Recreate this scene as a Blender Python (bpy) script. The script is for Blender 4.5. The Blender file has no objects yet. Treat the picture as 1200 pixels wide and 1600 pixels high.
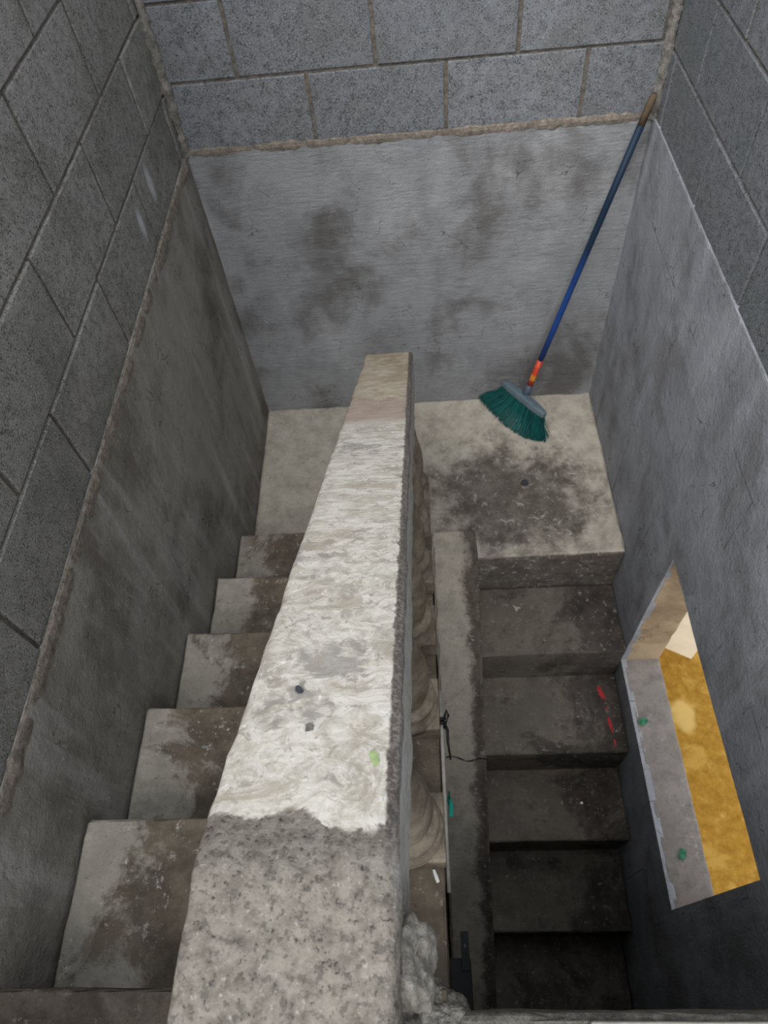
import bpy, bmesh, math, random
import numpy as np
from mathutils import Vector, Matrix, Euler, noise as mnoise

random.seed(7); rng = np.random.default_rng(7)
S = bpy.context.scene
COL = S.collection

# ------------------------------------------------------------------ camera
F_PX = 1090.65
cam_d = bpy.data.cameras.new('camera'); cam = bpy.data.objects.new('camera', cam_d); COL.objects.link(cam)
cam.location = (0.0314, -2.1532, 2.3032)
cam.rotation_euler = (0.5955, 0.0817, -0.0022)
cam_d.sensor_fit = 'VERTICAL'; cam_d.sensor_height = 32.0; cam_d.sensor_width = 24.0
cam_d.lens = F_PX * 32.0 / 1600.0
cam_d.clip_start = 0.02; cam_d.clip_end = 100
cam_d.dof.use_dof = True; cam_d.dof.focus_distance = 0.95; cam_d.dof.aperture_fstop = 8.5
S.camera = cam

# ------------------------------------------------------------------ sky and exposure
S.view_settings.view_transform = 'Standard'; S.view_settings.look = 'None'
S.view_settings.gamma = 1.0; S.view_settings.exposure = 0.15
try: S.view_settings.use_curve_mapping = False
except Exception: pass
SKY_STRENGTH = 1.25
SKY_COLOR = (0.90, 0.95, 1.0, 1)
w = bpy.data.worlds.new('overcast_sky'); S.world = w; w.use_nodes = True
bg = w.node_tree.nodes['Background']; bg.inputs[0].default_value = SKY_COLOR; bg.inputs[1].default_value = SKY_STRENGTH
SUN_STRENGTH = 3.6
sd = bpy.data.lights.new('veiled_sun', 'SUN'); sd.energy = SUN_STRENGTH; sd.angle = math.radians(60); sd.color = (1, .975, .945)
sun = bpy.data.objects.new('veiled_sun', sd); COL.objects.link(sun)
sun.location = (-2, -4, 8)
sun.rotation_euler = Vector((0.30, 0.75, -0.95)).to_track_quat('-Z', 'Y').to_euler()

# ------------------------------------------------------------------ node helper
class NT:
    def __init__(s, name):
        m = bpy.data.materials.new(name); m.use_nodes = True; s.m = m
        s.t = m.node_tree; s.n = s.t.nodes; s.b = s.n['Principled BSDF']
        s.co = s.n.new('ShaderNodeTexCoord').outputs['Object']
    def L(s, a, b): s.t.links.new(a, b)
    def put(s, sock, v):
        if isinstance(v, bpy.types.NodeSocket): s.L(v, sock)
        elif v is not None:
            if sock.type == 'RGBA' and len(v) == 3: v = (*v, 1)
            sock.default_value = v
    def mp(s, scale=(1, 1, 1), rot=(0, 0, 0), loc=(0, 0, 0), co=None):
        k = s.n.new('ShaderNodeMapping'); s.L(co or s.co, k.inputs[0])
        k.inputs['Scale'].default_value = scale; k.inputs['Rotation'].default_value = rot; k.inputs['Location'].default_value = loc
        return k.outputs[0]
    def noise(s, scale, detail=4, rough=.55, co=None, dist=0.0):
        k = s.n.new('ShaderNodeTexNoise'); s.L(co or s.co, k.inputs['Vector'])
        k.inputs['Scale'].default_value = scale; k.inputs['Detail'].default_value = detail
        k.inputs['Roughness'].default_value = rough; k.inputs['Distortion'].default_value = dist
        return k.outputs['Fac']
    def vor(s, scale, co=None, out='Distance'):
        k = s.n.new('ShaderNodeTexVoronoi'); s.L(co or s.co, k.inputs['Vector']); k.inputs['Scale'].default_value = scale
        return k.outputs[out]
    def mr(s, v, a, b, c=0.0, d=1.0, smooth=True):
        k = s.n.new('ShaderNodeMapRange'); k.interpolation_type = 'SMOOTHSTEP' if smooth else 'LINEAR'
        s.put(k.inputs[0], v)
        for i, x in zip((1, 2, 3, 4), (a, b, c, d)): s.put(k.inputs[i], x)
        return k.outputs[0]
    def math(s, op, a, b=None):
        k = s.n.new('ShaderNodeMath'); k.operation = op; s.put(k.inputs[0], a)
        if b is not None: s.put(k.inputs[1], b)
        return k.outputs[0]
    def mul(s, a, b): return s.math('MULTIPLY', a, b)
    def add(s, a, b): return s.math('ADD', a, b)
    def mix(s, f, a, b, mode='MIX'):
        k = s.n.new('ShaderNodeMix'); k.data_type = 'RGBA'; k.blend_type = mode
        s.put(k.inputs[0], f); s.put(k.inputs[6], a); s.put(k.inputs[7], b)
        return k.outputs[2]
    def xyz(s):
        k = s.n.new('ShaderNodeSeparateXYZ'); s.L(s.co, k.inputs[0]); return k.outputs
    def island(s):
        return s.n.new('ShaderNodeNewGeometry').outputs['Random Per Island']
    def bump(s, h, strength=.5, dist=.004, prev=None):
        k = s.n.new('ShaderNodeBump'); k.inputs['Strength'].default_value = strength; k.inputs['Distance'].default_value = dist
        s.L(h, k.inputs['Height'])
        if prev is not None: s.L(prev, k.inputs['Normal'])
        return k.outputs[0]
    def done(s, col, rough=.9, nrm=None, spec=.25, metal=0.0):
        s.put(s.b.inputs['Base Color'], col); s.put(s.b.inputs['Roughness'], rough)
        s.b.inputs['Specular IOR Level'].default_value = spec; s.b.inputs['Metallic'].default_value = metal
        if nrm is not None: s.L(nrm, s.b.inputs['Normal'])
        return s.m

def plain(name, col, rough=.6, spec=.3, var=.12, scale=40, bump=.15, metal=0.0):
    t = NT(name); f = t.noise(scale, 3)
    c = t.mix(t.mr(f, .3, .7), tuple(x * (1 - var) for x in col), tuple(min(1, x * (1 + var)) for x in col))
    return t.done(c, rough, t.bump(t.noise(scale * 4, 2), bump, .001), spec, metal)

def m_block(name, base, brown, light_streaks=()):
    t = NT(name)
    n1 = t.noise(5, 5, .6); n2 = t.noise(1.6, 4, .6); fine = t.noise(170, 3, .7); mid = t.noise(45, 3, .6)
    c = t.mix(t.mr(mid, .3, .7), tuple(x * .86 for x in base), tuple(x * 1.14 for x in base))
    c = t.mix(t.mr(t.island(), 0, 1, .0, .45), c, tuple(x * .72 for x in base))
    c = t.mix(t.mul(t.mr(n1, .45, .66), .6), c, brown)
    c = t.mix(t.mul(t.mr(n2, .55, .75), .35), c, tuple(x * 1.5 for x in base))
    # pores of the cast block and pale grains
    fine2 = t.noise(260, 2, .6)
    pore = t.mr(t.mul(fine2, t.mr(mid, .2, .8, .85, 1.15)), .34, .42, 1, 0)
    big = t.mul(t.mr(t.vor(120), .16, .30, 1, 0), t.mr(t.noise(60, 2), .54, .60))
    c = t.mix(t.mul(t.mr(fine2, .58, .68), .55), c, tuple(x * 1.9 for x in base))
    c = t.mix(t.mul(pore, .8), c, tuple(x * .25 for x in base))
    c = t.mix(t.mul(big, .75), c, tuple(x * .2 for x in base))
    c = t.mix(t.mul(t.mr(fine, .60, .70), .5), c, tuple(x * 2.0 for x in base))
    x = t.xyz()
    for (sy, sz, wy, wz) in light_streaks:      # soft streaks of light on the wall, painted into the block colour
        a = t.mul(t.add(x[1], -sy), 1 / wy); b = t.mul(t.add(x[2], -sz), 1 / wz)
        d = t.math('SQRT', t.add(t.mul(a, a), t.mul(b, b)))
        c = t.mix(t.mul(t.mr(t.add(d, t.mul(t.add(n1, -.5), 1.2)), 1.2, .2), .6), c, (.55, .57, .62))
    h = t.add(t.mul(fine, .6), t.mul(t.add(pore, big), -.7))
    return t.done(c, .95, t.bump(h, .6, .004), .15)

def m_plaster(name, base, dark, light, streak=(1, 1, 1), off=(0, 0, 0), cracks=None, stain=.8, ghost=None, fine_axis=(14, 14, 60)):
    t = NT(name); t.co = t.mp(loc=off)
    cl = t.noise(2.6, 6, .62, dist=.3); cl2 = t.noise(6.5, 6, .65); st = t.noise(3.2, 5, .6, t.mp(streak))
    tr = t.noise(3, 5, .7, t.mp(fine_axis)); fine = t.noise(150, 3, .7); sp = t.noise(34, 5, .7)
    c = t.mix(t.mr(cl2, .3, .72), tuple(x * .82 for x in base), tuple(x * 1.15 for x in base))
    c = t.mix(t.mul(t.mr(cl, .47, .66), stain), c, dark)
    c = t.mix(t.mul(t.mr(cl2, .52, .70), stain * .5), c, dark)
    c = t.mix(t.mul(t.mr(st, .52, .72), stain * .75), c, dark)
    c = t.mix(t.mul(t.mr(st, .48, .28), .5), c, light)
    c = t.mix(t.mul(t.mr(tr, .58, .75), .45), c, light)
    c = t.mix(t.mul(t.mr(tr, .40, .28), .45), c, dark)
    c = t.mix(t.mul(t.mr(sp, .66, .74), .5), c, light)
    c = t.mix(t.mul(t.mr(sp, .36, .28), .6), c, tuple(x * .5 for x in dark))
    ck = t.n.new('ShaderNodeTexVoronoi'); ck.feature = 'DISTANCE_TO_EDGE'; ck.inputs['Scale'].default_value = 9
    wv = t.n.new('ShaderNodeVectorMath'); wv.operation = 'ADD'; t.L(t.co, wv.inputs[0])
    nz = t.n.new('ShaderNodeTexNoise'); nz.inputs['Scale'].default_value = 9; nz.inputs['Detail'].default_value = 5; t.L(t.co, nz.inputs['Vector'])
    sc = t.n.new('ShaderNodeVectorMath'); sc.operation = 'SCALE'; sc.inputs['Scale'].default_value = .16; t.L(nz.outputs['Color'], sc.inputs[0]); t.L(sc.outputs[0], wv.inputs[1])
    t.L(wv.outputs[0], ck.inputs['Vector'])
    crk = t.mul(t.mr(ck.outputs['Distance'], .004, .012, 1, 0), t.mr(t.noise(7, 4), .50, .60))
    c = t.mix(t.mul(crk, .7), c, tuple(x * .4 for x in dark))
    c = t.mix(t.mul(t.mr(fine, .36, .28), .5), c, tuple(x * .5 for x in dark))
    h = t.add(t.add(t.mul(tr, .9), t.mul(fine, .45)), t.mul(sp, .8))
    if ghost:
        c = t.mix(t.mul(ghost(t), .55), c, tuple(x * .35 for x in dark))
    return t.done(c, .93, t.bump(h, .8, .006), .15)

def m_tread(name, base, dark, light, edge_x, width, dirt=1.0, grime_lo=.42, side=1, wob=1.7):
    """worn concrete: pale along the wall, trodden dirt towards the middle"""
    t = NT(name); x = t.xyz()
    n1 = t.noise(4.5, 6, .68, dist=.5); n2 = t.noise(14, 6, .72); fine = t.noise(140, 3, .7); sp = t.noise(45, 5, .78)
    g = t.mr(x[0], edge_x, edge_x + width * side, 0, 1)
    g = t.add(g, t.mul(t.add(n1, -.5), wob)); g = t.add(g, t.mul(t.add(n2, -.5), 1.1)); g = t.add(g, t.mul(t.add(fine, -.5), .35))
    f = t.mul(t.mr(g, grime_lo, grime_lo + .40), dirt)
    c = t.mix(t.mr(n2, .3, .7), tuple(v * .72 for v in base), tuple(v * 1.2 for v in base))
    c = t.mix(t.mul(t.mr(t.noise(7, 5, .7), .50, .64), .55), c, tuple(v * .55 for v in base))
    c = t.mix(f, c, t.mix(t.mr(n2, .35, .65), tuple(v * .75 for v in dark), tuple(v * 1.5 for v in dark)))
    c = t.mix(t.mul(t.mr(sp, .57, .68), t.mr(n1, .40, .60, .15, .75)), c, light)
    c = t.mix(t.mul(t.mr(sp, .40, .30), .55), c, tuple(v * .45 for v in dark))
    c = t.mix(t.mul(t.mr(fine, .38, .3), .5), c, tuple(v * .5 for v in dark))
    h = t.add(t.mul(sp, .8), t.mul(fine, .4))
    return t.done(c, .9, t.bump(h, .5, .004), .2)

def m_rail():
    t = NT('peeling_white_paint'); x = t.xyz()
    raw1 = t.noise(210, 3, .75); raw2 = t.noise(85, 4, .7); raw3 = t.noise(14, 4)
    raw = t.mix(t.mr(raw2, .3, .7), (.115, .102, .086), (.235, .213, .186))
    raw = t.mix(t.mul(t.mr(raw3, .4, .7), .4), raw, (.16, .14, .12))
    raw = t.mix(t.mr(t.mul(raw1, t.mr(raw2, .2, .8, .8, 1.2)), .40, .33), raw, (.045, .04, .036))
    raw = t.mix(t.mul(t.mr(raw1, .60, .70), .45), raw, (.46, .44, .41))
    raw4 = t.noise(130, 3, .7)
    raw = t.mix(t.mul(t.mr(raw4, .47, .37), .7), raw, (.075, .067, .058))
    # paint: strokes across the rail, flaking
    stx = t.noise(4, 5, .7, t.mp((7, 24, 24))); n = t.noise(16, 6, .7, t.mp((.8, 1.6, 1.6)), dist=.9); n3 = t.noise(5, 4)
    fl = t.noise(48, 5, .7, dist=.6)
    near = t.mr(x[1], -1.35, -1.75)
    curl = t.noise(34, 6, .75, dist=1.6)
    stx = t.add(t.mul(stx, t.add(1.0, t.mul(near, -.75))), t.mul(t.mul(curl, near), .75))
    p = t.mix(t.mr(stx, .35, .62), (.40, .365, .31), (.63, .60, .545))
    p = t.mix(t.mul(t.mr(n, .54, .62), .75), p, (.36, .315, .255))
    p = t.mix(t.mul(t.mr(n, .40, .34), .55), p, (.43, .38, .30))
    p = t.mix(t.mul(t.mr(t.noise(11, 5, .7), .54, .62), .45), p, (.30, .262, .215))
    p = t.mix(t.mul(t.mr(fl, .56, .62), .75), p, (.31, .275, .24))
    p = t.mix(t.mul(t.mr(fl, .37, .32), .8), p, (.72, .70, .66))
    p = t.mix(t.mul(t.mr(t.add(n3, t.mul(fl, .4)), .80, .86), .75), p, (.27, .25, .23))
    # bare tan end and a pinkish band before it
    yj = t.add(x[1], t.mul(t.add(stx, -.5), .22))
    tan = t.mix(t.mr(stx, .35, .65), (.30, .235, .15), (.50, .43, .33))
    tan = t.mix(t.mul(t.mr(t.noise(9, 4), .5, .65), .6), tan, (.24, .17, .085))
    p = t.mix(t.mr(yj, -1.10, -1.06, 0, .75), p, tan)
    pink = t.mul(t.mr(yj, -1.12, -1.08), t.mr(yj, -.96, -.90, 1, 0))
    p = t.mix(t.mul(pink, .55), p, (.33, .24, .215))
    # paint ends in a scalloped line near the broken end; the flanks are bare
    e = t.add(t.add(x[1], t.mul(t.add(t.noise(13, 2, .4), -.5), .10)), t.mul(t.add(fl, -.5), .035))
    e = t.add(e, t.mul(x[0], .12))
    f = t.mr(e, -2.052, -2.046)
    ed = t.add(x[0], t.mul(t.add(fl, -.5), .02))
    f = t.mul(f, t.mr(ed, -.0165, -.0135, 1, 0))
    blot = t.noise(24, 6, .78, dist=.8)
    p = t.mix(t.mul(t.mul(t.mr(blot, .53, .62), near), .75), p, (.33, .295, .25))
    p = t.mix(t.mul(t.mr(t.noise(95, 4, .7), .60, .68), .55), p, (.26, .235, .205))
    c = t.mix(f, raw, p)
    rel = t.add(t.add(x[2], -1.745), t.mul(t.math('MAXIMUM', t.add(x[1], 2.078), 0.0), .6395))
    rel = t.add(rel, t.mul(t.add(t.noise(22, 4), -.5), .02))
    edge = t.mul(t.mr(x[0], -.0160, -.0125), t.mr(rel, -.020, -.010))
    edge = t.mul(edge, t.mr(x[1], -2.10, -2.06))
    flank = t.mul(t.mr(x[0], -.010, -.006), t.mr(x[1], -2.12, -2.06))
    c = t.mix(t.mul(flank, .85), c, t.mix(t.mr(raw2, .3, .7), (.36, .35, .335), (.56, .55, .53)))
    c = t.mix(t.mul(edge, .85), c, t.mix(t.mr(raw1, .45, .6), (.075, .063, .056), (.19, .165, .15)))
    h = t.add(t.add(t.mul(fl, .6), t.mul(stx, .6)), t.add(t.mul(f, .5), t.mul(raw1, t.mr(f, 0, 1, .8, .05))))
    return t.done(c, .85, t.bump(h, .6, .003), .25)

def m_lump(name, base):
    t = NT(name); a = t.noise(60, 5, .7); b = t.noise(190, 3, .75); k = t.noise(12, 4)
    c = t.mix(t.mr(a, .3, .7), tuple(v * .6 for v in base), tuple(min(1, v * 1.25) for v in base))
    c = t.mix(t.mul(t.mr(k, .55, .7), .5), c, tuple(v * .4 for v in base))
    c = t.mix(t.mul(t.mr(b, .40, .33), .8), c, (.05, .045, .04))
    c = t.mix(t.mul(t.mr(b, .62, .7), .7), c, tuple(min(1, v * 2) for v in base))
    return t.done(c, .95, t.bump(t.add(a, b), .7, .004), .15)

def m_baluster():
    t = NT('dusty_cast_baluster'); a = t.noise(20, 5, .65); b = t.noise(120, 3); k = t.noise(7, 4, .6)
    c = t.mix(t.mr(a, .3, .7), (.115, .094, .072), (.27, .230, .182))
    c = t.mix(t.mul(t.mr(k, .5, .68), .7), c, (.095, .075, .057))
    c = t.mix(t.mul(t.mr(b, .38, .3), .5), c, (.08, .07, .06))
    return t.done(c, .85, t.bump(t.add(a, t.mul(b, .5)), .3, .003), .25)

def m_ochre():
    t = NT('ochre_limewash'); a = t.noise(5, 6, .7, dist=.5); b = t.noise(22, 6, .75); k = t.noise(2.3, 3)
    c = t.mix(t.mr(b, .3, .7), (.22, .112, .014), (.34, .19, .030))
    c = t.mix(t.mul(t.mr(a, .5, .62), .7), c, (.40, .255, .06))
    c = t.mix(t.mul(t.mr(k, .56, .62), .8), c, (.52, .37, .13))
    c = t.mix(t.mul(t.mr(b, .60, .7), .5), c, (.55, .40, .15))
    return t.done(c, .9, t.bump(b, .3, .004), .15)

def ghost_back(t):
    """two faint courses showing under the plaster of the back wall"""
    x = t.xyz(); n = t.noise(6, 4)
    z = t.add(x[2], t.mul(t.add(n, -.5), .02)); f = None
    for z0 in (.33, .72):
        g = t.mr(t.math('ABSOLUTE', t.add(z, -z0)), .002, .006, 1, 0); f = g if f is None else t.math('MAXIMUM', f, g)
    return t.mul(t.mul(f, .35), t.mr(t.noise(5, 3), .46, .58))

def ghost_lines(t):
    """old block joints telegraphing through the plaster, broken up by noise"""
    x = t.xyz(); k = t.n.new('ShaderNodeCombineXYZ'); t.L(x[1], k.inputs[0]); t.L(x[2], k.inputs[1])
    b = t.n.new('ShaderNodeTexBrick'); t.L(k.outputs[0], b.inputs['Vector'])
    b.inputs['Scale'].default_value = 1.0; b.inputs['Mortar Size'].default_value = .0028; b.inputs['Mortar Smooth'].default_value = .6
    b.inputs['Brick Width'].default_value = .36; b.inputs['Row Height'].default_value = .32; b.offset = .5
    b.inputs['Color1'].default_value = (0, 0, 0, 1); b.inputs['Color2'].default_value = (0, 0, 0, 1); b.inputs['Mortar'].default_value = (1, 1, 1, 1)
    return t.mul(b.outputs['Color'], t.mr(t.noise(3.4, 3), .50, .58))

M = {}
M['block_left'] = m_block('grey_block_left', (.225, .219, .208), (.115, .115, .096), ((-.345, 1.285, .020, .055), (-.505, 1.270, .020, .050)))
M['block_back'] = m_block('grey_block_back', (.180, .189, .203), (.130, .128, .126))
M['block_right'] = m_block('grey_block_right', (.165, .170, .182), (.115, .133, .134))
M['mortar'] = m_lump('mortar_joint', (.150, .132, .112))
M['ridge'] = m_lump('tan_mortar_ridge', (.22, .190, .160))
M['corner'] = m_lump('corner_mortar_grey', (.20, .185, .168))
M['plaster_back'] = m_plaster('plaster_back', (.285, .292, .305), (.125, .120, .117), (.47, .478, .49), (1, 1, .5), stain=.95, ghost=ghost_back, fine_axis=(5, 5, 26))
M['plaster_left'] = m_plaster('plaster_left', (.275, .260, .236), (.115, .099, .082), (.47, .465, .45), (1, 2.4, .35), off=(3.3, 1.9, 5.2), stain=.75, fine_axis=(20, 20, 9))
M['plaster_right'] = m_plaster('plaster_right', (.31, .322, .350), (.135, .128, .128), (.44, .455, .49), (1, 2.2, .4), stain=.6, ghost=ghost_lines, fine_axis=(16, 16, 10))
M['tread_upper'] = m_tread('worn_tread', (.36, .33, .285), (.105, .085, .064), (.56, .54, .50), -.70, .34, dirt=.94, grime_lo=.22, wob=3.4)
M['stair_head'] = m_tread('dirty_stair_head', (.12, .105, .088), (.055, .045, .037), (.20, .18, .155), -1.3, .5, grime_lo=.5, wob=2.5)
def m_landing():
    t = NT('worn_landing'); x = t.xyz()
    n1 = t.noise(3.4, 6, .68, dist=.5); n2 = t.noise(13, 6, .72); fine = t.noise(140, 3, .7); sp = t.noise(42, 5, .78)
    dx = t.mul(t.add(x[0], -.36), 2.0); dy = t.mul(t.add(x[1], .56), 2.6)
    d = t.math('SQRT', t.add(t.mul(dx, dx), t.mul(dy, dy)))
    d = t.add(d, t.mul(t.add(n1, -.5), 1.3)); d = t.add(d, t.mul(t.add(n2, -.5), .9))
    f = t.math('MAXIMUM', t.mr(d, .95, .35, 0, .92), t.mr(x[1], -.812, -.8165, 0, .9))
    base = (.40, .365, .31)
    c = t.mix(t.mr(n2, .3, .7), tuple(v * .78 for v in base), tuple(v * 1.18 for v in base))
    c = t.mix(t.mul(t.mr(n1, .54, .7), .45), c, (.20, .165, .135))
    sp2 = t.noise(19, 6, .8, dist=.6)
    c = t.mix(f, c, t.mix(t.mr(n2, .35, .65), (.070, .057, .049), (.135, .116, .102)))
    c = t.mix(t.mul(t.mr(sp2, .56, .66), .75), c, (.46, .435, .40))
    c = t.mix(t.mul(t.mr(sp2, .42, .34), .5), c, (.095, .078, .066))
    c = t.mix(t.mul(t.mr(sp, .58, .68), t.mr(n1, .40, .60, .2, .8)), c, (.58, .57, .55))
    c = t.mix(t.mul(t.mr(sp, .40, .30), .6), c, (.05, .042, .038))
    return t.done(c, .9, t.bump(t.add(t.mul(sp, .8), t.mul(fine, .4)), .5, .004), .2)
M['landing'] = m_landing()
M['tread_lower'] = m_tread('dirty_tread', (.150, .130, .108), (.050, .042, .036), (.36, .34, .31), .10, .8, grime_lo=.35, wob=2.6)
M['stringer'] = m_tread('worn_kerb', (.40, .36, .305), (.085, .070, .058), (.54, .51, .47), .08, .13, grime_lo=.42, wob=1.5)
M['sill'] = m_tread('worn_sill', (.215, .190, .175), (.08, .065, .056), (.36, .345, .345), .66, .5, grime_lo=.5, wob=2.4)
M['jamb'] = m_plaster('jamb_plaster', (.46, .345, .225), (.26, .185, .115), (.56, .45, .32))
M['slab'] = m_lump('rough_slab_edge', (.155, .147, .132))
M['rail'] = m_rail()
M['lump'] = m_lump('broken_render', (.215, .20, .178))
M['baluster'] = m_baluster()
M['ochre'] = m_ochre()
M['whitewash'] = plain('whitewash', (.93, .88, .74), .9, .1, .05, 8, .1)
def m_handle():
    t = NT('blue_handle_paint'); x = t.xyz(); n = t.noise(18, 4)
    c = t.mix(t.mr(t.add(x[2], t.mul(t.add(n, -.5), .3)), .55, .85), (.012, .050, .21), (.009, .023, .048))
    return t.done(c, .55, None, .25)
M['blue'] = m_handle()
M['wood'] = plain('bare_wood', (.085, .060, .040), .8, .2, .35, 30, .2)
M['orange'] = plain('orange_label', (.50, .055, .025), .4, .4, .15, 60, .02)
M['yellow'] = plain('yellow_label_patch', (.68, .33, .03), .4, .4, .1, 60, .02)
M['label_blue'] = plain('blue_label_patch', (.09, .10, .30), .4, .4, .1, 60, .02)
M['head'] = plain('slate_plastic', (.105, .145, .175), .5, .35, .12, 30, .05)
M['socket'] = plain('dark_slate_plastic', (.055, .075, .11), .5, .35, .12, 30, .05)
M['teal'] = plain('teal_plastic', (.012, .19, .155), .4, .4, .2, 30, .05)
M['black'] = plain('black_rubber', (.008, .008, .009), .6, .3, .2, 30, .1)
M['pale'] = plain('pale_plastic', (.36, .34, .31), .5, .35, .15, 40, .1)
M['paper'] = plain('white_paper', (.70, .70, .70), .8, .2, .06, 30, .1)
M['red'] = plain('red_paint', (.38, .02, .025), .6, .3, .3, 60, .2)
M['green'] = plain('lime_paint', (.33, .42, .20), .6, .3, .2, 60, .2)
M['darkgreen'] = plain('dark_green_scrap', (.025, .14, .075), .6, .3, .25, 60, .2)
M['stone'] = plain('dark_pebble', (.045, .05, .058), .85, .2, .3, 60, .3)
def m_bristle():
    t = NT('teal_bristles'); i = t.island()
    c = t.mix(i, (.002, .030, .030), (.008, .135, .125))
    return t.done(c, .45, None, .4)
M['bristle'] = m_bristle()

# ------------------------------------------------------------------ mesh helpers
def link(name, verts, faces, mats, parent=None, smooth=False, midx=None):
    me = bpy.data.meshes.new(name); me.from_pydata([tuple(map(float, v)) for v in verts], [], faces)
    for m in (mats if isinstance(mats, (list, tuple)) else [mats]): me.materials.append(m)
    if midx is not None: me.polygons.foreach_set('material_index', midx)
    if smooth: me.polygons.foreach_set('use_smooth', [True] * len(me.polygons))
    me.update()
    o = bpy.data.objects.new(name, me); COL.objects.link(o)
    if parent is not None: o.parent = parent
    return o

def empty(name, loc=(0, 0, 0)):
    o = bpy.data.objects.new(name, None); o.empty_display_size = .1; COL.objects.link(o); o.location = loc; return o

def tag(o, label, cat, group=None, kind=None):
    o['label'] = label; o['category'] = cat
    if group: o['group'] = group
    if kind: o['kind'] = kind
    return o

def fnoise(p, s, seed=0.0):
    return mnoise.noise(Vector((p[0] * s + seed, p[1] * s + seed * 1.7, p[2] * s - seed * .6)))

def rbox(lo, hi, r=.006, seg=.06, amp=0.0, ns=20, seed=0.0, chip=0.0, f=None):
    """rounded, gently uneven block: grid box with corners rolled to radius r; chip eats the edges; f maps the points"""
    lo = np.array(lo, float); hi = np.array(hi, float); ax = []
    for k in range(3):
        L = hi[k] - lo[k]; rr = min(r, L * .3)
        n = max(1, int(round((L - 2 * rr) / seg)))
        a = [lo[k], lo[k] + rr * .35] + list(np.linspace(lo[k] + rr, hi[k] - rr, n + 1)) + [hi[k] - rr * .35, hi[k]]
        ax.append(np.array(a))
    idx = {}; V = []; F = []
    nx, ny, nz = (len(a) for a in ax)
    def vid(i, j, k):
        key = (i, j, k)
        if key not in idx: idx[key] = len(V); V.append((ax[0][i], ax[1][j], ax[2][k]))
        return idx[key]
    for i in range(nx - 1):
        for j in range(ny - 1):
            F.append((vid(i, j, 0), vid(i, j + 1, 0), vid(i + 1, j + 1, 0), vid(i + 1, j, 0)))
            F.append((vid(i, j, nz - 1), vid(i + 1, j, nz - 1), vid(i + 1, j + 1, nz - 1), vid(i, j + 1, nz - 1)))
    for i in range(nx - 1):
        for k in range(nz - 1):
            F.append((vid(i, 0, k), vid(i + 1, 0, k), vid(i + 1, 0, k + 1), vid(i, 0, k + 1)))
            F.append((vid(i, ny - 1, k), vid(i, ny - 1, k + 1), vid(i + 1, ny - 1, k + 1), vid(i + 1, ny - 1, k)))
    for j in range(ny - 1):
        for k in range(nz - 1):
            F.append((vid(0, j, k), vid(0, j, k + 1), vid(0, j + 1, k + 1), vid(0, j + 1, k)))
            F.append((vid(nx - 1, j, k), vid(nx - 1, j + 1, k), vid(nx - 1, j + 1, k + 1), vid(nx - 1, j, k + 1)))
    out = []
    rr = np.minimum(r, (hi - lo) * .3)
    for v in V:
        v = np.array(v); c = np.clip(v, lo + rr, hi - rr); d = v - c; q = d / rr
        n = np.linalg.norm(q); out_n = np.zeros(3)
        if n > 1e-9:
            qq = q / n * max(abs(q)) if (abs(q) > 1e-9).sum() > 1 else q
            edge = (abs(q) > .3).sum() > 1
            v = c + qq * rr; out_n = q / n
            a = amp * fnoise(v, ns, seed) + amp * .5 * fnoise(v, ns * 2.7, seed + 3)
            if edge and chip: a -= chip * max(0, fnoise(v, 26, seed + 9) + .15)
            v = v + out_n * a
        if f is not None: v = np.array(f(v))
        out.append(v)
    return out, F

def revolve(profile, n=28, center=(0, 0, 0)):
    V = []; F = []
    for r, z in profile:
        for k in range(n):
            a = 2 * math.pi * k / n; V.append((center[0] + r * math.cos(a), center[1] + r * math.sin(a), center[2] + z))
    m = len(profile)
    for i in range(m - 1):
        for k in range(n):
            F.append((i * n + k, i * n + (k + 1) % n, (i + 1) * n + (k + 1) % n, (i + 1) * n + k))
    F.append(tuple(reversed(range(n)))); F.append(tuple((m - 1) * n + k for k in range(n)))
    return V, F

def tube(pts, rad, n=10):
    pts = [Vector(p) for p in pts]; V = []; F = []
    rads = rad if isinstance(rad, (list, tuple)) else [rad] * len(pts)
    up = Vector((0.13, .97, .2)).normalized()
    for i, p in enumerate(pts):
        d = (pts[min(i + 1, len(pts) - 1)] - pts[max(i - 1, 0)]).normalized()
        a = d.cross(up)
        if a.length < .1: a = d.cross(Vector((1, 0, 0)))
        a.normalize(); b = d.cross(a)
        for k in range(n):
            t = 2 * math.pi * k / n; V.append(p + (a * math.cos(t) + b * math.sin(t)) * rads[i])
    for i in range(len(pts) - 1):
        for k in range(n):
            F.append((i * n + k, i * n + (k + 1) % n, (i + 1) * n + (k + 1) % n, (i + 1) * n + k))
    F.append(tuple(reversed(range(n)))); F.append(tuple((len(pts) - 1) * n + k for k in range(n)))
    return V, F

def join(*vf):
    V = []; F = []
    for v, f in vf:
        o = len(V); V += [tuple(map(float, p)) for p in v]; F += [tuple(i + o for i in q) for q in f]
    return V, F

def blob(c, rad, n=3, amp=.3, ns=1.2, seed=0.0):
    bm = bmesh.new(); bmesh.ops.create_icosphere(bm, subdivisions=n, radius=1)
    V = []
    for v in bm.verts:
        d = v.co.normalized(); k = 1 + amp * mnoise.noise(d * ns + Vector((seed, seed * 2, 0))) + amp * .5 * mnoise.noise(d * ns * 2.6 + Vector((0, seed, seed)))
        k += amp * .25 * mnoise.noise(d * ns * 6 + Vector((seed, 0, 0)))
        V.append((c[0] + d.x * rad[0] * k, c[1] + d.y * rad[1] * k, c[2] + d.z * rad[2] * k))
    F = [tuple(v.index for v in f.verts) for f in bm.faces]; bm.free()
    return V, F

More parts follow.
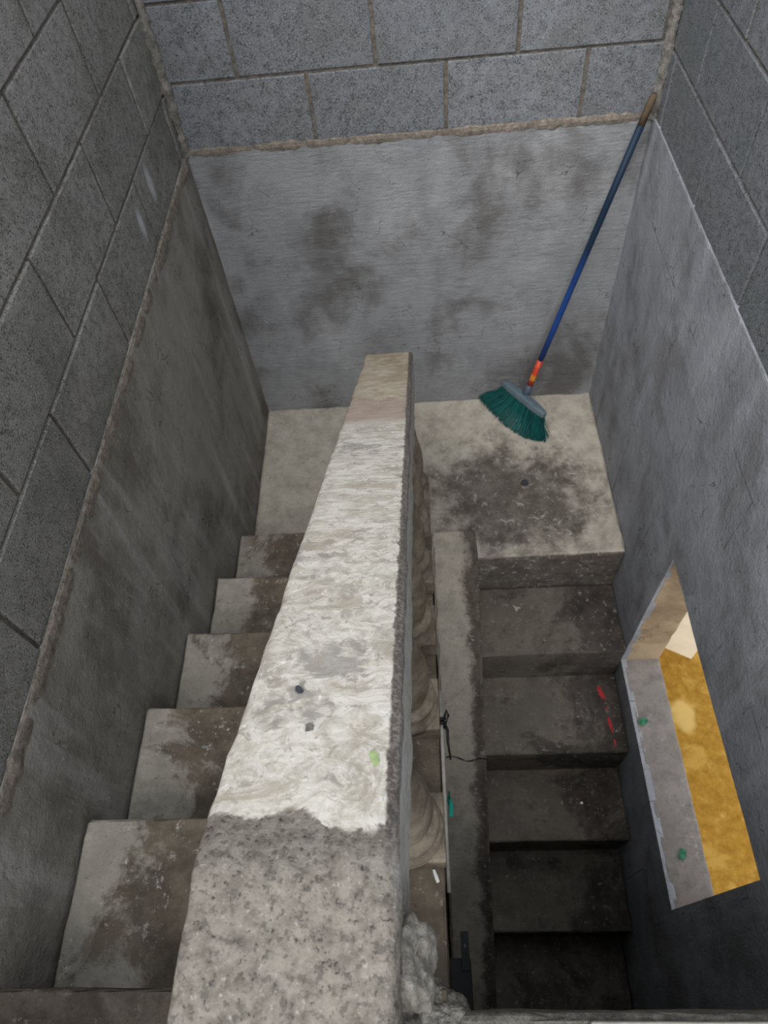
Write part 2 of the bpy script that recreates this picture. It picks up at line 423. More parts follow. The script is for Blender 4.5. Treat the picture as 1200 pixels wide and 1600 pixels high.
# ------------------------------------------------------------------ measures of the stairwell (metres)
XL, XR = -.676, .752
ZP = 1.170                                   # top of the plaster dado
NOSE = [-.7804, -1.0559, -1.3312, -1.6022, -1.8831, -2.1562]
H = .1761                                    # upper rise
LOW = [-.8187, -1.1119, -1.4194, -1.689, -1.9815, -2.27]
HL = .2386                                   # lower rise
XE = .025                                    # inner edge of the upper flight
ZTOP = 6 * H
YBACK = -3.6
ZWALL = 2.45

# ------------------------------------------------------------------ block walls
def block_wall(name, P, u0, u1, zs, joints, mat, depth=.0):
    """blocks laid in courses on a mortar bed; P(u, z, d) maps wall coordinates to the room, d towards the room"""
    V = []; F = []; MI = []
    def quad(a, b, c, d, m):
        o = len(V); V.extend([P(*a), P(*b), P(*c), P(*d)]); F.append((o, o + 1, o + 2, o + 3)); MI.append(m)
    jw = .0042
    nu = int((u1 - u0) / .02)
    zz = np.linspace(zs[0], zs[-1], int((zs[-1] - zs[0]) / .02) + 1); uu = np.linspace(u0, u1, nu + 1)
    o = len(V)
    for z in zz:
        for u in uu: V.append(P(u, z, -.0055 + .0028 * mnoise.noise(Vector((u * 40, z * 40, 1.3)))))
    nn = len(uu)
    for a in range(len(zz) - 1):
        for b in range(nn - 1):
            F.append((o + a * nn + b, o + a * nn + b + 1, o + (a + 1) * nn + b + 1, o + (a + 1) * nn + b)); MI.append(0)
    for r in range(len(zs) - 1):
        z0, z1 = zs[r] + jw * .7, zs[r + 1] - jw * .7
        js = sorted([u0 - jw] + [j for j in joints(r) if u0 + .03 < j < u1 - .03] + [u1 + jw])
        for k in range(len(js) - 1):
            a, b = js[k] + jw, js[k + 1] - jw
            t = random.uniform(-.0015, .0015); s1 = random.uniform(-.0018, .0018); s2 = random.uniform(-.0012, .0012)
            N = max(2, int((b - a) / .025)); Mz = max(2, int((z1 - z0) / .025))
            us = [a, a + .0015, a + .004] + list(np.linspace(a + .004, b - .004, N + 1))[1:-1] + [b - .004, b - .0015, b]
            vs = [z0, z0 + .0015, z0 + .004] + list(np.linspace(z0 + .004, z1 - .004, Mz + 1))[1:-1] + [z1 - .004, z1 - .0015, z1]
            o = len(V)
            for i, v in enumerate(vs):
                for j, u in enumerate(us):
                    e = min(i, j, len(vs) - 1 - i, len(us) - 1 - j)
                    d = {0: -.010, 1: -.0016}.get(e, 0.0) + t + s1 * (u - a) / (b - a) + s2 * (v - z0) / (z1 - z0)
                    ru = .0016 * mnoise.noise(Vector((u * 60, v * 60, r * 3.1 + k)))
                    V.append(P(u + (ru if e < 2 else 0), v + (ru if e < 2 else 0), d + .0006 * mnoise.noise(Vector((u * 50, v * 50, 7)))))
            n = len(us)
            for i in range(len(vs) - 1):
                for j in range(n - 1):
                    F.append((o + i * n + j, o + i * n + j + 1, o + (i + 1) * n + j + 1, o + (i + 1) * n + j)); MI.append(1)
    # body of the wall behind the face
    T = -.15
    for a, b, c, d in (((u0, zs[0], T), (u1, zs[0], T), (u1, zs[-1], T), (u0, zs[-1], T)),
                       ((u0, zs[-1], -.004), (u1, zs[-1], -.004), (u1, zs[-1], T), (u0, zs[-1], T)),
                       ((u0, zs[0], -.004), (u1, zs[0], -.004), (u1, zs[0], T), (u0, zs[0], T)),
                       ((u0, zs[0], -.004), (u0, zs[-1], -.004), (u0, zs[-1], T), (u0, zs[0], T)),
                       ((u1, zs[0], -.004), (u1, zs[-1], -.004), (u1, zs[-1], T), (u1, zs[0], T))):
        quad(a, b, c, d, 0)
    o = link(name, V, F, [M['mortar'], mat], midx=MI); o['kind'] = 'structure'
    return o

def courses(z1, pitch=.199):
    zs = [z1 - .2]
    z = z1
    while z < ZWALL: zs.append(z); z += pitch
    return zs
LB, RB, BB = -.009, .009, .008               # face of the blocks behind the plaster face
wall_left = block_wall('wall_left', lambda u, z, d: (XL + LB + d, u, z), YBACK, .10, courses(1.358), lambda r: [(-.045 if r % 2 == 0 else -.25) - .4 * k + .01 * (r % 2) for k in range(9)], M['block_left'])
wall_right = block_wall('wall_right', lambda u, z, d: (XR + RB - d, u, z), YBACK, .10, courses(1.360), lambda r: [(-.06 if r % 2 == 0 else -.255) - .4 * k for k in range(9)], M['block_right'])
wall_back = block_wall('wall_back', lambda u, z, d: (u, BB - d, z), XL - .02, XR + .02, courses(1.376), lambda r: [(-.265 if r % 2 == 0 else -.463) + .4 * k for k in range(4)], M['block_back'])
tag(wall_left, 'grey concrete block wall on the left above rough plaster', 'wall', kind='structure')
tag(wall_right, 'grey concrete block wall on the right above smooth plaster', 'wall', kind='structure')
tag(wall_back, 'grey concrete block wall behind the landing above pale plaster', 'wall', kind='structure')

# plaster dados: uneven thin coats, with thickness
def dado(name, P, u0, u1, z0, z1, mat, parent, amp=.004, hole=None, thick=.15, seed=0.0, seg=.02, top_rough=0.0):
    us = np.linspace(u0, u1, int(abs(u1 - u0) / seg) + 1); zs = np.linspace(z0, z1, int((z1 - z0) / seg) + 1)
    if hole:
        us = np.array(sorted(set([u for u in us if min(abs(u - hole[0]), abs(u - hole[1])) > .008] + [hole[0], hole[1]])))
        zs = np.array(sorted(set([z for z in zs if min(abs(z - hole[2]), abs(z - hole[3])) > .008] + [hole[2], hole[3]])))
    V = []; F = []; n = len(us)
    def inh(a, b): return hole and us[a] >= hole[0] - 1e-6 and us[a + 1] <= hole[1] + 1e-6 and zs[b] >= hole[2] - 1e-6 and zs[b + 1] <= hole[3] + 1e-6
    for j, z in enumerate(zs):
        for i, u in enumerate(us):
            p = (u, z, seed); d = amp * fnoise(p, 3.0) + amp * .4 * fnoise(p, 11)
            if top_rough and j == len(zs) - 1: z2 = z + top_rough * (fnoise((u, 0, seed), 18) + .6 * fnoise((u, 2, seed), 50))
            else: z2 = z
            V.append(P(u, z2, d))
    for j in range(len(zs) - 1):
        for i in range(n - 1):
            if not inh(i, j): F.append((j * n + i, j * n + i + 1, (j + 1) * n + i + 1, (j + 1) * n + i))
    if hole:
        hu = [u for u in us if hole[0] - 1e-6 <= u <= hole[1] + 1e-6]; hz = [z for z in zs if hole[2] - 1e-6 <= z <= hole[3] + 1e-6]
        loop = [(u, hz[0]) for u in hu] + [(hu[-1], z) for z in hz[1:]] + [(u, hz[-1]) for u in hu[-2::-1]] + [(hu[0], z) for z in hz[-2:0:-1]]
        q = len(V); m_ = len(loop)
        for u, z in loop:
            p = (u, z, seed); V.append(P(u, z, amp * fnoise(p, 3.0) + amp * .4 * fnoise(p, 11)))
        for u, z in loop: V.append(P(u, z, -.022))
        for k in range(m_): F.append((q + k, q + (k + 1) % m_, q + m_ + (k + 1) % m_, q + m_ + k))
    o = len(V); top = (len(zs) - 1) * n
    for u in us: V.append(P(u, zs[-1], -thick))
    for i in range(n - 1): F.append((top + i, top + i + 1, o + i + 1, o + i))
    b = len(V)
    for u, z in ((us[0], zs[0]), (us[-1], zs[0])): V.append(P(u, z, -thick))
    if not hole: F.append((b, b + 1, o + n - 1, o))
    return link(name, V, F, mat, parent, smooth=False)

WZ0, WZ1, WY0, WY1 = -.369, .421, -1.094, -1.953
ZFL = -1.75
dado('plaster_dado', lambda u, z, d: (u, -d, z), XL - .03, XR + .03, ZFL, ZP, M['plaster_back'], wall_back, .002, seed=1.0, top_rough=.006, thick=.10)
dado('plaster_dado', lambda u, z, d: (XL + d, u, z), YBACK, .03, ZFL, ZP, M['plaster_left'], wall_left, .0022, seed=2.0, thick=.12)
dado('plaster_dado', lambda u, z, d: (XR - d, u, z), YBACK, .03, ZFL, ZP + .002, M['plaster_right'], wall_right, .002, hole=(WY1, WY0, WZ0, WZ1), seed=3.0, thick=.12)

def ridge(name, P, u0, u1, h, dep, mat, parent, seed, seg=.008, rows=5):
    """rough lip of mortar left where the plaster stops"""
    us = np.linspace(u0, u1, int(abs(u1 - u0) / seg) + 1); V = []; F = []
    for i, u in enumerate(us):
        k = .55 + .6 * fnoise((u, 1, seed), 9) + .5 * fnoise((u, 4, seed), 34)
        k = max(.08, k); hh = h * (.6 + .55 * k)
        for j in range(rows):
            a = math.pi * j / (rows - 1)
            jit = .18 * fnoise((u * 60, j * 1.7, seed), 1.0)
            V.append(P(u, math.cos(a) * hh * (.5 + jit), math.sin(a) * dep * (k + jit) - .002))
    for i in range(len(us) - 1):
        for j in range(rows - 1): F.append((i * rows + j, i * rows + j + 1, (i + 1) * rows + j + 1, (i + 1) * rows + j))
        F.append((i * rows + rows - 1, i * rows, (i + 1) * rows, (i + 1) * rows + rows - 1))
    F.append(tuple(range(rows))); F.append(tuple(reversed([(len(us) - 1) * rows + j for j in range(rows)])))
    return link(name, V, F, mat, parent)
ridge('mortar_ridge', lambda u, a, d: (u, -d, ZP + .006 + a), XL, XR, .030, .007, M['ridge'], wall_back, 3.3)
ridge('mortar_ridge', lambda u, a, d: (XL + d, u, ZP - .012 + a), -3.0, -.02, .045, .008, M['ridge'], wall_left, 5.1)
ridge('mortar_ridge', lambda u, a, d: (XR - d, u, ZP + .003 + a), -3.0, -.02, .010, .003, M['plaster_right'], wall_right, 8.1)
# mortar smeared up the two corners of the block walls
ridge('corner_mortar', lambda u, a, d: (XL + .004 + d * .7 + a * .7, -.004 - d * .7 + a * .7, u), ZP, ZWALL, .030, .012, M['corner'], wall_back, 11.7)
ridge('corner_mortar', lambda u, a, d: (XR - .004 - d * .7 + a * .7, -.004 - d * .7 - a * .7, u), ZP, ZWALL, .030, .013, M['corner'], wall_back, 14.2)

# ------------------------------------------------------------------ window opening in the right wall
win = empty('window_1', (XR, WY1, WZ0)); win['kind'] = 'structure'
tag(win, 'unglazed window opening in the right plaster wall, tan jamb and grey sill', 'window', kind='structure')
def wpart(name, lo, hi, m, **k):
    v, f = rbox(lo, hi, **k); v = [np.array(p) - np.array(win.location) for p in v]
    return link(name, v, f, m, win)
XO = XR + .148
def wall_piece(lo, hi):
    v, f = rbox(lo, hi, r=.004, seg=.2); return link('wall_core', v, f, M['jamb'], wall_right)
def wp(name, lo, hi, m, amp=.003, seed=0.0):
    v, f = rbox(lo, hi, r=.008, seg=.03, amp=amp, ns=14, seed=seed, chip=.006)
    o = link(name, v, f, m); o.parent = win; o.matrix_parent_inverse = Matrix.Translation(-Vector(win.location)); return o
wp('sill', (XR + .0045, WY1 - .02, WZ0 - .12), (XO, WY0 + .02, WZ0), M['sill'], seed=2)
wp('jamb', (XR + .0045, WY0, WZ0 - .02), (XO, WY0 + .12, WZ1 + .05), M['jamb'], seed=4)
wp('jamb', (XR + .0045, WY1 - .12, WZ0 - .02), (XO, WY1, WZ1 + .05), M['jamb'], seed=6)
wp('lintel', (XR + .0045, WY1 - .12, WZ1), (XO, WY0 + .12, WZ1 + .12), M['jamb'], seed=8)
wall_piece((XR + .004, YBACK, ZFL), (XO, WY1 - .10, ZP)); wall_piece((XR + .004, WY0 + .10, ZFL), (XO, .15, ZP))
wall_piece((XR + .004, WY1 - .11, ZFL), (XO, WY0 + .11, WZ0 - .11)); wall_piece((XR + .004, WY1 - .11, WZ1 + .11), (XO, WY0 + .11, ZP))

# what the opening looks out on: an ochre yard floor and a whitewashed pier
v, f = rbox((XO + .02, -4.2, -1.75), (4.2, 2.6, -1.5), r=.01, seg=.3)
yard = link('yard_floor', v, f, M['ochre']); tag(yard, 'mottled ochre yard floor seen through the window opening', 'yard floor', kind='structure')
a0 = Vector((1.331, -.594)); a1 = Vector((1.439, -.655)); a2 = Vector((1.488, -.638))
def pier():
    d1 = (a0 - a1).normalized(); d2 = Vector((-d1.y, d1.x)); d2 = d2 if d2.dot(a2 - a1) > 0 else -d2
    P = [a1, a1 + d1 * .9, a1 + d1 * .9 + d2 * .5, a1 + d2 * .5]; V = []; F = []
    for z in (-1.5, -1.17, -1.155, -.6):
        for p in P: V.append((p.x, p.y, z))
    for l in range(3):
        for k in range(4): F.append((l * 4 + k, l * 4 + (k + 1) % 4, l * 4 + 4 + (k + 1) % 4, l * 4 + 4 + k))
    F.append((12, 13, 14, 15)); F.append((3, 2, 1, 0))
    return V, F
v, f = pier(); pr = link('yard_pier', v, f, M['whitewash']); tag(pr, 'bright cream pier standing on the ochre yard floor outside the window', 'pier', kind='structure')

# ------------------------------------------------------------------ landing, upper floor, lower floor
v, f = rbox((XL, LOW[0], -.30), (XR, .002, 0), r=.012, seg=.03, amp=.0035, ns=9, seed=1.5, chip=.006)
landing = link('floor_landing', v, f, M['landing']); tag(landing, 'worn concrete landing with a dark trodden patch at the foot of the back wall', 'landing', kind='structure')

fl = empty('floor_upper', (0, -2.9, ZTOP)); tag(fl, 'edge of the upper concrete floor along the bottom of the stairwell', 'floor', kind='structure')
def fpart(name, v, f, m, sm=False):
    o = link(name, v, f, m, fl, sm); o.matrix_parent_inverse = Matrix.Translation(-Vector(fl.location)); return o
v, f = rbox((XE + .012, YBACK, ZTOP - .15), (XR, -2.1862, ZTOP), r=.010, seg=.03, amp=.003, ns=16, seed=4.4, chip=.008); fpart('slab', v, f, M['slab'])
v, f = rbox((.222, -2.60, ZTOP - .002), (XR - .01, -2.196, ZTOP + .012), r=.004, seg=.05, amp=.001, ns=14, seed=4.8); fpart('pale_tile', v, f, M['pale'])
V2 = [blob((.018, -2.186, ZTOP - .030), (.036, .026, .034), 5, .22, 1.6, 2.2), blob((-.015, -2.180, ZTOP - .02), (.045, .036, .032), 5, .22, 2.4, 5.2)]
v, f = join(*V2); fpart('crumbled_edge', v, f, M['slab'])

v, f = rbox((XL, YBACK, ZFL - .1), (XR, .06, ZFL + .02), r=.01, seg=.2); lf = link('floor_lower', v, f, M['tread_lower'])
tag(lf, 'dark lower floor at the foot of the descending flight', 'floor', kind='structure')

# ------------------------------------------------------------------ upper flight
st = empty('staircase', (0, -1.5, 0)); tag(st, 'pale worn concrete stair flight along the left wall, left of the balustrade', 'staircase')
def spart(root, name, v, f, m, sm=False):
    o = link(name, v, f, m, root, sm); o.matrix_parent_inverse = Matrix.Translation(-Vector(root.location)); return o
for k in range(6):
    y1 = NOSE[k]; y0 = NOSE[k + 1] - .02 if k < 5 else YBACK + .06; z = H * (k + 1)
    v, f = rbox((XL + .008, y0, z - H - .06), (XE, y1, z), r=.005, seg=.025, amp=.003, ns=12, seed=k * 2.3, chip=.007)
    spart(st, 'step', v, f, M['tread_upper'] if k < 5 else M['stair_head'])
sl = H / .2755
v, f = rbox((XL + .010, -2.185, -.16), (XE - .004, NOSE[0] - .05, -.03), r=.01, seg=.15, f=lambda p: (p[0], p[1], p[2] + (NOSE[0] - p[1]) * sl - .02))
spart(st, 'soffit_slab', v, f, M['slab'])

# ------------------------------------------------------------------ lower flight
lo_st = empty('staircase', (.48, -1.5, -.6)); tag(lo_st, 'dark dirty concrete stair flight going down beside the window opening', 'staircase')
steps = []
for k in range(1, 7):
    z = -HL * k; y1 = LOW[k - 1] + .01; y0 = LOW[k] if k < 6 else -2.56
    y1 = min(y1, LOW[0] - .006)
    v, f = rbox((.046, y0, z - HL - .05), (XR - .008, y1, z), r=.006, seg=.03, amp=.003, ns=12, seed=20 + k * 1.7, chip=.007)
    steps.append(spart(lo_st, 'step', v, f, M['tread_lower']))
sl2 = HL / .2926
def kerbz(p):
    y = p[1]; return (p[0], y, p[2] + min(0.0, -(LOW[0] - y) * sl2))
v, f = rbox((.031, -2.52, -.12), (.200, -.705, .030), r=.010, seg=.025, amp=.003, ns=14, seed=31.0, chip=.010, f=kerbz)
kerb = spart(lo_st, 'kerb', v, f, M['stringer']); kerb['label'] = 'sloping kerb along the inner edge of the dark flight'
def crack(y, z):
    pts = [(.045 + .16 * t, y - .012 * t + .006 * math.sin(9 * t), z + .001) for t in np.linspace(0, 1, 12)]
    return tube([(p[0], p[1], kerbz((0, p[1], .0305))[2]) for p in pts], [.0012 + .0012 * (1 + math.sin(i * 2.1)) for i in range(12)], 6)
v, f = crack(-1.428, 0); spart(lo_st, 'crack', v, f, M['black'])
v, f = rbox((XL, -3.66, ZFL), (XR, -3.56, ZTOP - .10), r=.01, seg=.3); wf = link('wall_front', v, f, M['slab']); tag(wf, 'concrete wall under the far edge of the upper floor, behind the viewer', 'wall', kind='structure')
# wall under the upper flight that carries the kerb
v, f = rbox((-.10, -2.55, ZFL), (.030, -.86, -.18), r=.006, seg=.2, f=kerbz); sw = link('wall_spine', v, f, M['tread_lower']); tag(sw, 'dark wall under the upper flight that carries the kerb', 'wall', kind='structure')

def film(pts_w, z, seed=0.0, th=.0012):
    """a dab of paint lying on a level surface: outline from a centre line with widths"""
    L = []; Rr = []
    for i, (x, y, wd) in enumerate(pts_w):
        a = pts_w[max(0, i - 1)]; b = pts_w[min(len(pts_w) - 1, i + 1)]
        d = Vector((b[0] - a[0], b[1] - a[1])).normalized(); n = Vector((-d.y, d.x))
        L.append((x + n.x * wd * (1 + .4 * fnoise((i, 1, seed), 1.7)), y + n.y * wd)); Rr.append((x - n.x * wd * (1 + .4 * fnoise((i, 5, seed), 1.7)), y - n.y * wd))
    V = []; F = []; n = len(L)
    for (p, q) in zip(L, Rr): V += [(p[0], p[1], z - .002), (p[0], p[1], z + th), (q[0], q[1], z + th), (q[0], q[1], z - .002)]
    for i in range(n - 1):
        for k in range(4): F.append((i * 4 + k, i * 4 + (k + 1) % 4, i * 4 + 4 + (k + 1) % 4, i * 4 + 4 + k))
    F.append((3, 2, 1, 0)); F.append(tuple((n - 1) * 4 + k for k in range(4)))
    return V, F
v, f = join(film([(.668, -1.158, .003), (.674, -1.175, .008), (.681, -1.20, .009), (.686, -1.225, .008), (.688, -1.25, .006), (.688, -1.262, .002)], -2 * HL, 1),
            film([(.688, -1.285, .002), (.690, -1.30, .006), (.692, -1.32, .006), (.694, -1.345, .003)], -2 * HL, 2),
            film([(.695, -1.372, .002), (.696, -1.385, .004), (.697, -1.40, .002)], -2 * HL, 3))
rp = spart(lo_st, 'red_paint_mark', v, f, M['red']); rp['label'] = 'smear of red paint on the second tread below the landing'

# ------------------------------------------------------------------ balustrade
RX0, RX1 = -.160, -.004
Y_LEVEL, Z_LEVEL = -2.078, 1.745
def railz(y): return Z_LEVEL if y < Y_LEVEL else Z_LEVEL - (y - Y_LEVEL) * .6395
bal = empty('balustrade', (-.06, -1.3, .6)); tag(bal, 'sloping concrete balustrade with flaking white handrail between the two flights', 'balustrade')
def bpart(name, v, f, m, sm=False):
    o = link(name, v, f, m, bal, sm); o.matrix_parent_inverse = Matrix.Translation(-Vector(bal.location)); return o
RT = .168
def railmap(p):
    x, y, z = p
    # uneven hand-cast flank and edges
    x2 = x + .0035 * fnoise((0 if x < -.08 else 5, y, z * .3), 8) + .0015 * fnoise((3, y, z), 30)
    return (x2, y, z + railz(y))
v, f = rbox((RX0, -2.42, -RT), (RX1, -.400, 0), r=.011, seg=.0125, amp=.0016, ns=30, seed=3.0, chip=.004, f=railmap)
rail = bpart('handrail', v, f, M['rail'], True)
v, f = join(blob((-.004, -2.140, 1.665), (.024, .032, .052), 5, .26, 1.5, 1.1), blob((-.012, -2.180, 1.63), (.018, .030, .07), 5, .24, 1.5, 4.1), blob((-.014, -2.108, 1.695), (.012, .016, .026), 4, .3, 2.2, 7.1))
lm = bpart('mortar_lump', v, f, M['lump'], True); lm['label'] = 'rough broken lump of mortar on the near end of the handrail'
gp = film([(-.032, -1.985, .002), (-.029, -1.989, .004), (-.027, -1.995, .0035), (-.027, -1.999, .0015)], 0, 5, .001)
v = [(p[0] + .002, p[1], p[2] + railz(p[1]) + .0012) for p in gp[0]]
g = bpart('green_paint_spot', v, gp[1], M['green']); g['label'] = 'lime green paint spot on the handrail'
gp = film([(-.110, -1.905, .0015), (-.108, -1.909, .0035), (-.105, -1.912, .003), (-.103, -1.913, .001)], 0, 6, .002)
v = [(p[0], p[1], p[2] + railz(p[1]) + .001) for p in gp[0]]
g = bpart('tar_spot', v, gp[1], M['stone']); g['label'] = 'dark spot on the handrail'
gp = film([(-.092, -1.953, .001), (-.089, -1.957, .005), (-.085, -1.957, .003)], 0, 8, .001)
v = [(p[0], p[1], p[2] + railz(p[1]) + .001) for p in gp[0]]
g = bpart('paint_chip', v, gp[1], M['lump'])

def baluster_mesh(hgt):
    s = (hgt - .13) / .47
    prof = [(.069, -.012), (.0695, .0), (.068, .008), (.063, .014), (.052, .020), (.047, .030), (.048, .038), (.058, .042), (.0625, .050), (.0625, .056), (.058, .064), (.047, .068),
            (.0445, .076), (.046, .090), (.0505, .115), (.0535, .145), (.0525, .180), (.049, .225), (.041, .270), (.034, .315), (.029, .355),
            (.027, .385), (.029, .392), (.032, .399), (.033, .407), (.031, .414), (.030, .420), (.031, .430), (.033, .445), (.034, .460), (.034, .470)]
    return [(r, z * s) for r, z in prof]
BX = -.040; PW = .070
for k in range(-1, 6):
    if k >= 0: zb = H * k; yb = NOSE[k - 1] - .037 if k > 0 else -.535
    else: continue
    top = railz(yb) - RT + .012
    b = bpart('baluster', *revolve([(r, z + zb + .085) for r, z in baluster_mesh(top - zb)], 32, (BX, yb, 0)), M['baluster'], True)
    v, f = rbox((BX - PW, yb - .058, zb + .012), (BX + PW, yb + .058, zb + .088), r=.005, seg=.03, amp=.0012, ns=20, seed=k)
    v2, f2 = rbox((BX - PW + .010, yb - .050, zb + .0045), (BX + PW - .010, yb + .050, zb + .016), r=.003, seg=.03)
    v, f = join((v, f), (v2, f2))
    o = link('plinth', v, f, M['baluster'], b)
    v, f = rbox((BX - .060, yb - .048, top - .020), (BX + .020, yb + .048, top + .03), r=.004, seg=.04, f=lambda p: (p[0], p[1], p[2] - (p[1] - yb) * .62))
    o = link('capital', v, f, M['baluster'], b)

# ------------------------------------------------------------------ broom in the corner
br = empty('broom', (.42, -.13, 0)); tag(br, 'blue handled broom with teal bristles leaning in the back right corner', 'broom')
def rpart(name, v, f, m, sm=False, parent=None):
    o = link(name, v, f, m, parent or br, sm)
    if parent is None: o.matrix_parent_inverse = Matrix.Translation(-Vector(br.location))
    return o
A = Vector((.453, -.112, .128)); B = Vector((.7315, -.032, 1.256)); D = (B - A)
def on(t): return A + D * t
rpart('handle', *tube([on(.14), on(.3), on(.5), on(.7), on(.925)], .0112, 16), M['blue'], True)
t_ = rpart('wooden_tip', *tube([on(.922), on(.96), on(.99), on(1.0)], [.0110, .0112, .0108, .007], 16), M['wood'], True); t_['label'] = 'bare brown wooden tip of the handle'
lb = rpart('label_sleeve', *tube([on(.038), on(.09), on(.155)], .0122, 16), M['orange'], True); lb['label'] = 'orange printed sleeve at the foot of the handle'
def band(t0, t1, m, nm, a0, a1):
    up = D.normalized(); x = up.cross(Vector((0, 1, 0))).normalized(); y = up.cross(x); V = []; F = []; N = 8
    for i in range(N + 1):
        a = a0 + (a1 - a0) * i / N
        for t in (t0, t1): V.append(on(t) + (x * math.cos(a) + y * math.sin(a)) * .0128)
    for i in range(N): F.append((2 * i, 2 * i + 1, 2 * i + 3, 2 * i + 2))
    return rpart(nm, V, F, m, True, lb)
band(.068, .092, M['yellow'], 'yellow_patch', 0, 6.28); band(.112, .126, M['label_blue'], 'blue_patch', 2.0, 5.6); band(.080, .087, M['stone'], 'dark_patch', 3.2, 5.4)
P0 = Vector((.372, -.032, .136)); P1 = Vector((.520, -.222, .128)); ax = (P1 - P0); Lh = ax.length; ax.normalize()
nx = Vector((0, 0, 1)).cross(ax).normalized(); tilt = Matrix.Rotation(math.radians(-14), 3, ax); nrm = (tilt @ Vector((0, 0, 1))).normalized(); nx = (tilt @ nx).normalized()
mid = (P0 + P1) / 2
def headmap(p): return tuple(mid + ax * p[0] + nx * p[1] + nrm * p[2])
def head():
    V, F = rbox((-Lh / 2, -.019, -.030), (Lh / 2, .019, .002), r=.006, seg=.02)
    out = []
    for p in V:
        q = abs(p[0]) / (Lh / 2); wv = 1 - .40 * max(0, q - .55) / .45
        out.append(headmap((p[0], p[1] * wv, p[2] - (.006 * q * q if p[2] > -.01 else 0))))
    return out, F
rpart('broom_head', *head(), M['head'], True)
rpart('socket', *tube([A - D.normalized() * .022, A + D.normalized() * .008, A + D.normalized() * .05], [.021, .017, .0145], 18), M['socket'], True)
tips = [(0, (.266, -.022, .022)), (.22, (.312, -.085, .006)), (.45, (.362, -.168, .003)), (.7, (.432, -.240, .003)), (.88, (.478, -.262, .003)), (1, (.520, -.274, .003))]
def tip(t):
    for (t0, p0), (t1, p1) in zip(tips, tips[1:]):
        if t <= t1: k = (t - t0) / (t1 - t0); return Vector(p0).lerp(Vector(p1), k)
    return Vector(tips[-1][1])
VF = []
for k in range(1500):
    tuft = random.randrange(46); t = (tuft + .5) / 46 + random.gauss(0, .006); t = min(1, max(0, t)); w_ = random.uniform(-1, 1)
    root = Vector(headmap(((t - .5) * Lh * .95, w_ * .014, -.026)))
    e = tip(min(1, max(0, t + .018 * math.sin(tuft * 2.4) + random.gauss(0, .008))))
    spread = Vector((-ax.y, ax.x, 0)) * (w_ * .5 + .5) * -.012
    back = (Vector((ax.y, -ax.x, 0)) * -1) * random.uniform(0, .055) if random.random() < .55 else Vector((0, 0, 0))
    lift = random.uniform(0, .020) if random.random() < .5 else random.uniform(0, .004)
    e = e + Vector((random.gauss(0, .003), random.gauss(0, .003), lift)) + Vector((.62, .78, 0)) * back.length * .9 * (1 - .3 * t)
    e.y = min(e.y, -.010); e.z = max(e.z, .002)
    m1 = root.lerp(e, .35) + nrm * -.012; m2 = root.lerp(e, .7) + Vector((0, 0, -.004))
    VF.append(tube([root, m1, m2, e], [.0011, .0012, .0012, .0009], 4))
bs = rpart('bristles', *join(*VF), M['bristle']); bs['kind'] = 'stuff'; bs['label'] = 'splayed teal plastic bristles'

# ------------------------------------------------------------------ odds and ends
def thing(name, v, f, m, label, cat, sm=False, group=None):
    v = [Vector(p) for p in v]; c = sum(v, Vector()) / len(v); c.z = min(p.z for p in v)
    o = link(name, [p - c for p in v], f, m, None, sm); o.location = c; return tag(o, label, cat, group)

# pale rod along the edge of the upper flight, bound with black cord
rod = thing('rod', *tube([(.0335, -1.585, .7125), (.0330, -1.72, .7105), (.0320, -1.90, .7115), (.0325, -2.0, .7105)], .0042, 10), M['pale'], 'thin pale rod lying along the stair edge beside the balusters', 'rod', True)
cv = [tube([(.0335 + .0075 * math.cos(a), -1.650 - .018 * a / 12.5, .7115 + .0075 * math.sin(a)) for a in np.linspace(0, 12.6, 44)], .0042, 8),
      tube([(.040, -1.650, .717), (.047, -1.632, .722), (.050, -1.645, .718), (.043, -1.662, .716)], .0028, 8),
      tube([(.041, -1.665, .714), (.046, -1.675, .712), (.046, -1.70, .705), (.050, -1.735, .690)], [.004, .0035, .003, .002], 8)]
cord = thing('cord', *join(*cv), M['black'], 'short black cord knotted around the thin pale rod, its tail hanging', 'cord', True)

def scrap(c, sx, sy, ang, seed, n=7, curl=.35, th=.0006):
    V = []; F = []; R = Matrix.Rotation(ang, 3, 'Z')
    for s in (1, -1):
        for j in range(n):
            for i in range(n):
                a = (i / (n - 1) - .5) * sx; b = (j / (n - 1) - .5) * sy * (1 - .5 * abs(i / (n - 1) - .4))
                z = curl * sx * (fnoise((i, j, seed), .35) + .5) * .5 + s * th
                V.append(Vector(c) + R @ Vector((a, b, max(z, 0))))
    k = n * n
    for j in range(n - 1):
        for i in range(n - 1):
            F.append((j * n + i, j * n + i + 1, (j + 1) * n + i + 1, (j + 1) * n + i)); F.append((k + j * n + i, k + (j + 1) * n + i, k + (j + 1) * n + i + 1, k + j * n + i + 1))
    return V, F
v, f = scrap((0, 0, 0), .045, .022, 0, 3.0, curl=.6)
v = [(.036 + p[2] * .9, -1.872 - p[0] * .9, .900 - p[0] * .35 + p[1]) for p in v]
thing('plastic_scrap', v, f, M['teal'], 'crumpled teal plastic scrap caught beside the nearest baluster', 'scrap', True)
v, f = scrap((.010, -1.990, 5 * H + .0035), .022, .007, 1.9, 9.0, curl=.3)
thing('paper_scrap', v, f, M['paper'], 'tiny white paper scrap lying at the foot of the nearest baluster', 'scrap', True)
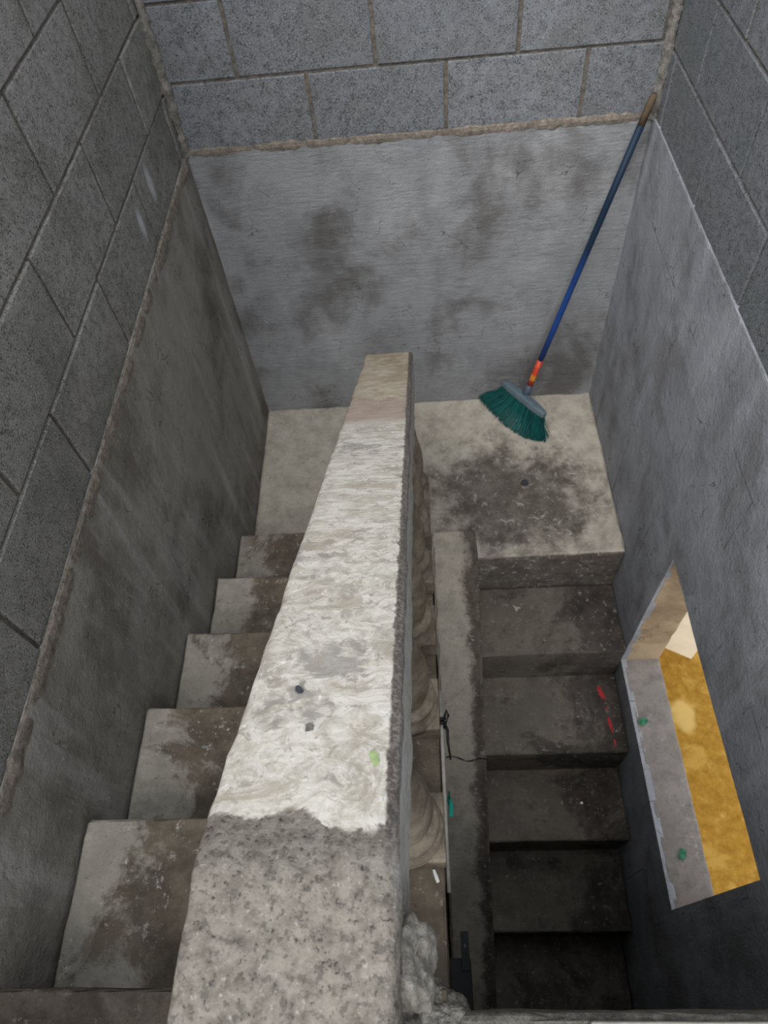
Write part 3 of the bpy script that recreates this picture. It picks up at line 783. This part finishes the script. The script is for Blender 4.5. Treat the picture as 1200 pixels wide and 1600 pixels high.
def flake(c, s):
    o = [(-.9, 1), (-.1, .35), (.9, .25), (1, -.2), (.45, -.1), (.3, -.45), (-.2, -1)]; V = []; F = []
    for z in (0.0005, .0035): V += [(c[0] + a * s, c[1] + b * s, c[2] + z) for a, b in o]
    n = len(o); F.append(tuple(range(n, 2 * n))); F.append(tuple(reversed(range(n))))
    for k in range(n): F.append((k, (k + 1) % n, n + (k + 1) % n, n + k))
    return V, F
thing('paint_flake', *flake((.353, -.918, -HL + .002), .016), M['pale'], 'pale arrow-shaped flake on the first dark step below the landing', 'flake')
thing('chip', *blob((.534, -1.600, -2 * HL + .004), (.005, .004, .005), 2, .4, 2, 2.0), M['paper'], 'small white chip on the third dark tread, near its middle', 'chip')
thing('pebble', *blob((.416, -.481, .006), (.016, .013, .009), 3, .35, 1.6, 3.0), M['stone'], 'small dark pebble in the middle of the landing below the broom', 'pebble')
v, f = scrap((.787, -1.34, WZ0 + .003), .034, .026, .5, 12.0, curl=.25); thing('leaf_scrap', v, f, M['darkgreen'], 'green scrap at the far end of the window sill', 'scrap', True)
v, f = scrap((.823, -1.79, WZ0 + .003), .034, .024, 1.1, 15.0, curl=.25); thing('leaf_scrap', v, f, M['darkgreen'], 'green scrap at the near end of the window sill', 'scrap', True)

# black metal latch fixed to the side of the upper flight
la = empty('latch', (.03, -2.10, .80)); tag(la, 'black metal latch plate on the stair side below the crumbled floor edge', 'latch')
def lpart(name, v, f, m):
    o = link(name, v, f, m, la); o.matrix_parent_inverse = Matrix.Translation(-Vector(la.location)); return o
def ring_plate(c, w_, h_, hr, th):
    V = []; F = []; N = 24
    for y in (0, th):
        for k in range(N):
            a = 2 * math.pi * k / N; ca, sa = math.cos(a), math.sin(a); q = 1 / max(abs(ca), abs(sa)); V.append((c[0] + ca * q * w_, c[1] + sa * q * h_, c[2] + y))
        for k in range(N):
            a = 2 * math.pi * k / N; V.append((c[0] + math.cos(a) * hr, c[1] + .008 + math.sin(a) * hr * 1.6, c[2] + y))
    for k in range(N):
        n = (k + 1) % N
        F += [(k, n, N + n, N + k), (2 * N + k, 3 * N + k, 3 * N + n, 2 * N + n), (k, 2 * N + k, 2 * N + n, n), (N + k, N + n, 3 * N + n, 3 * N + k)]
    return V, F
lpart('plate', *ring_plate((.058, -2.098, .70), .008, .032, .0022, .004), M['black'])
v, f = rbox((.024, -2.20, .66), (.068, -2.110, .698), r=.004, seg=.05); lpart('case', v, f, M['black'])
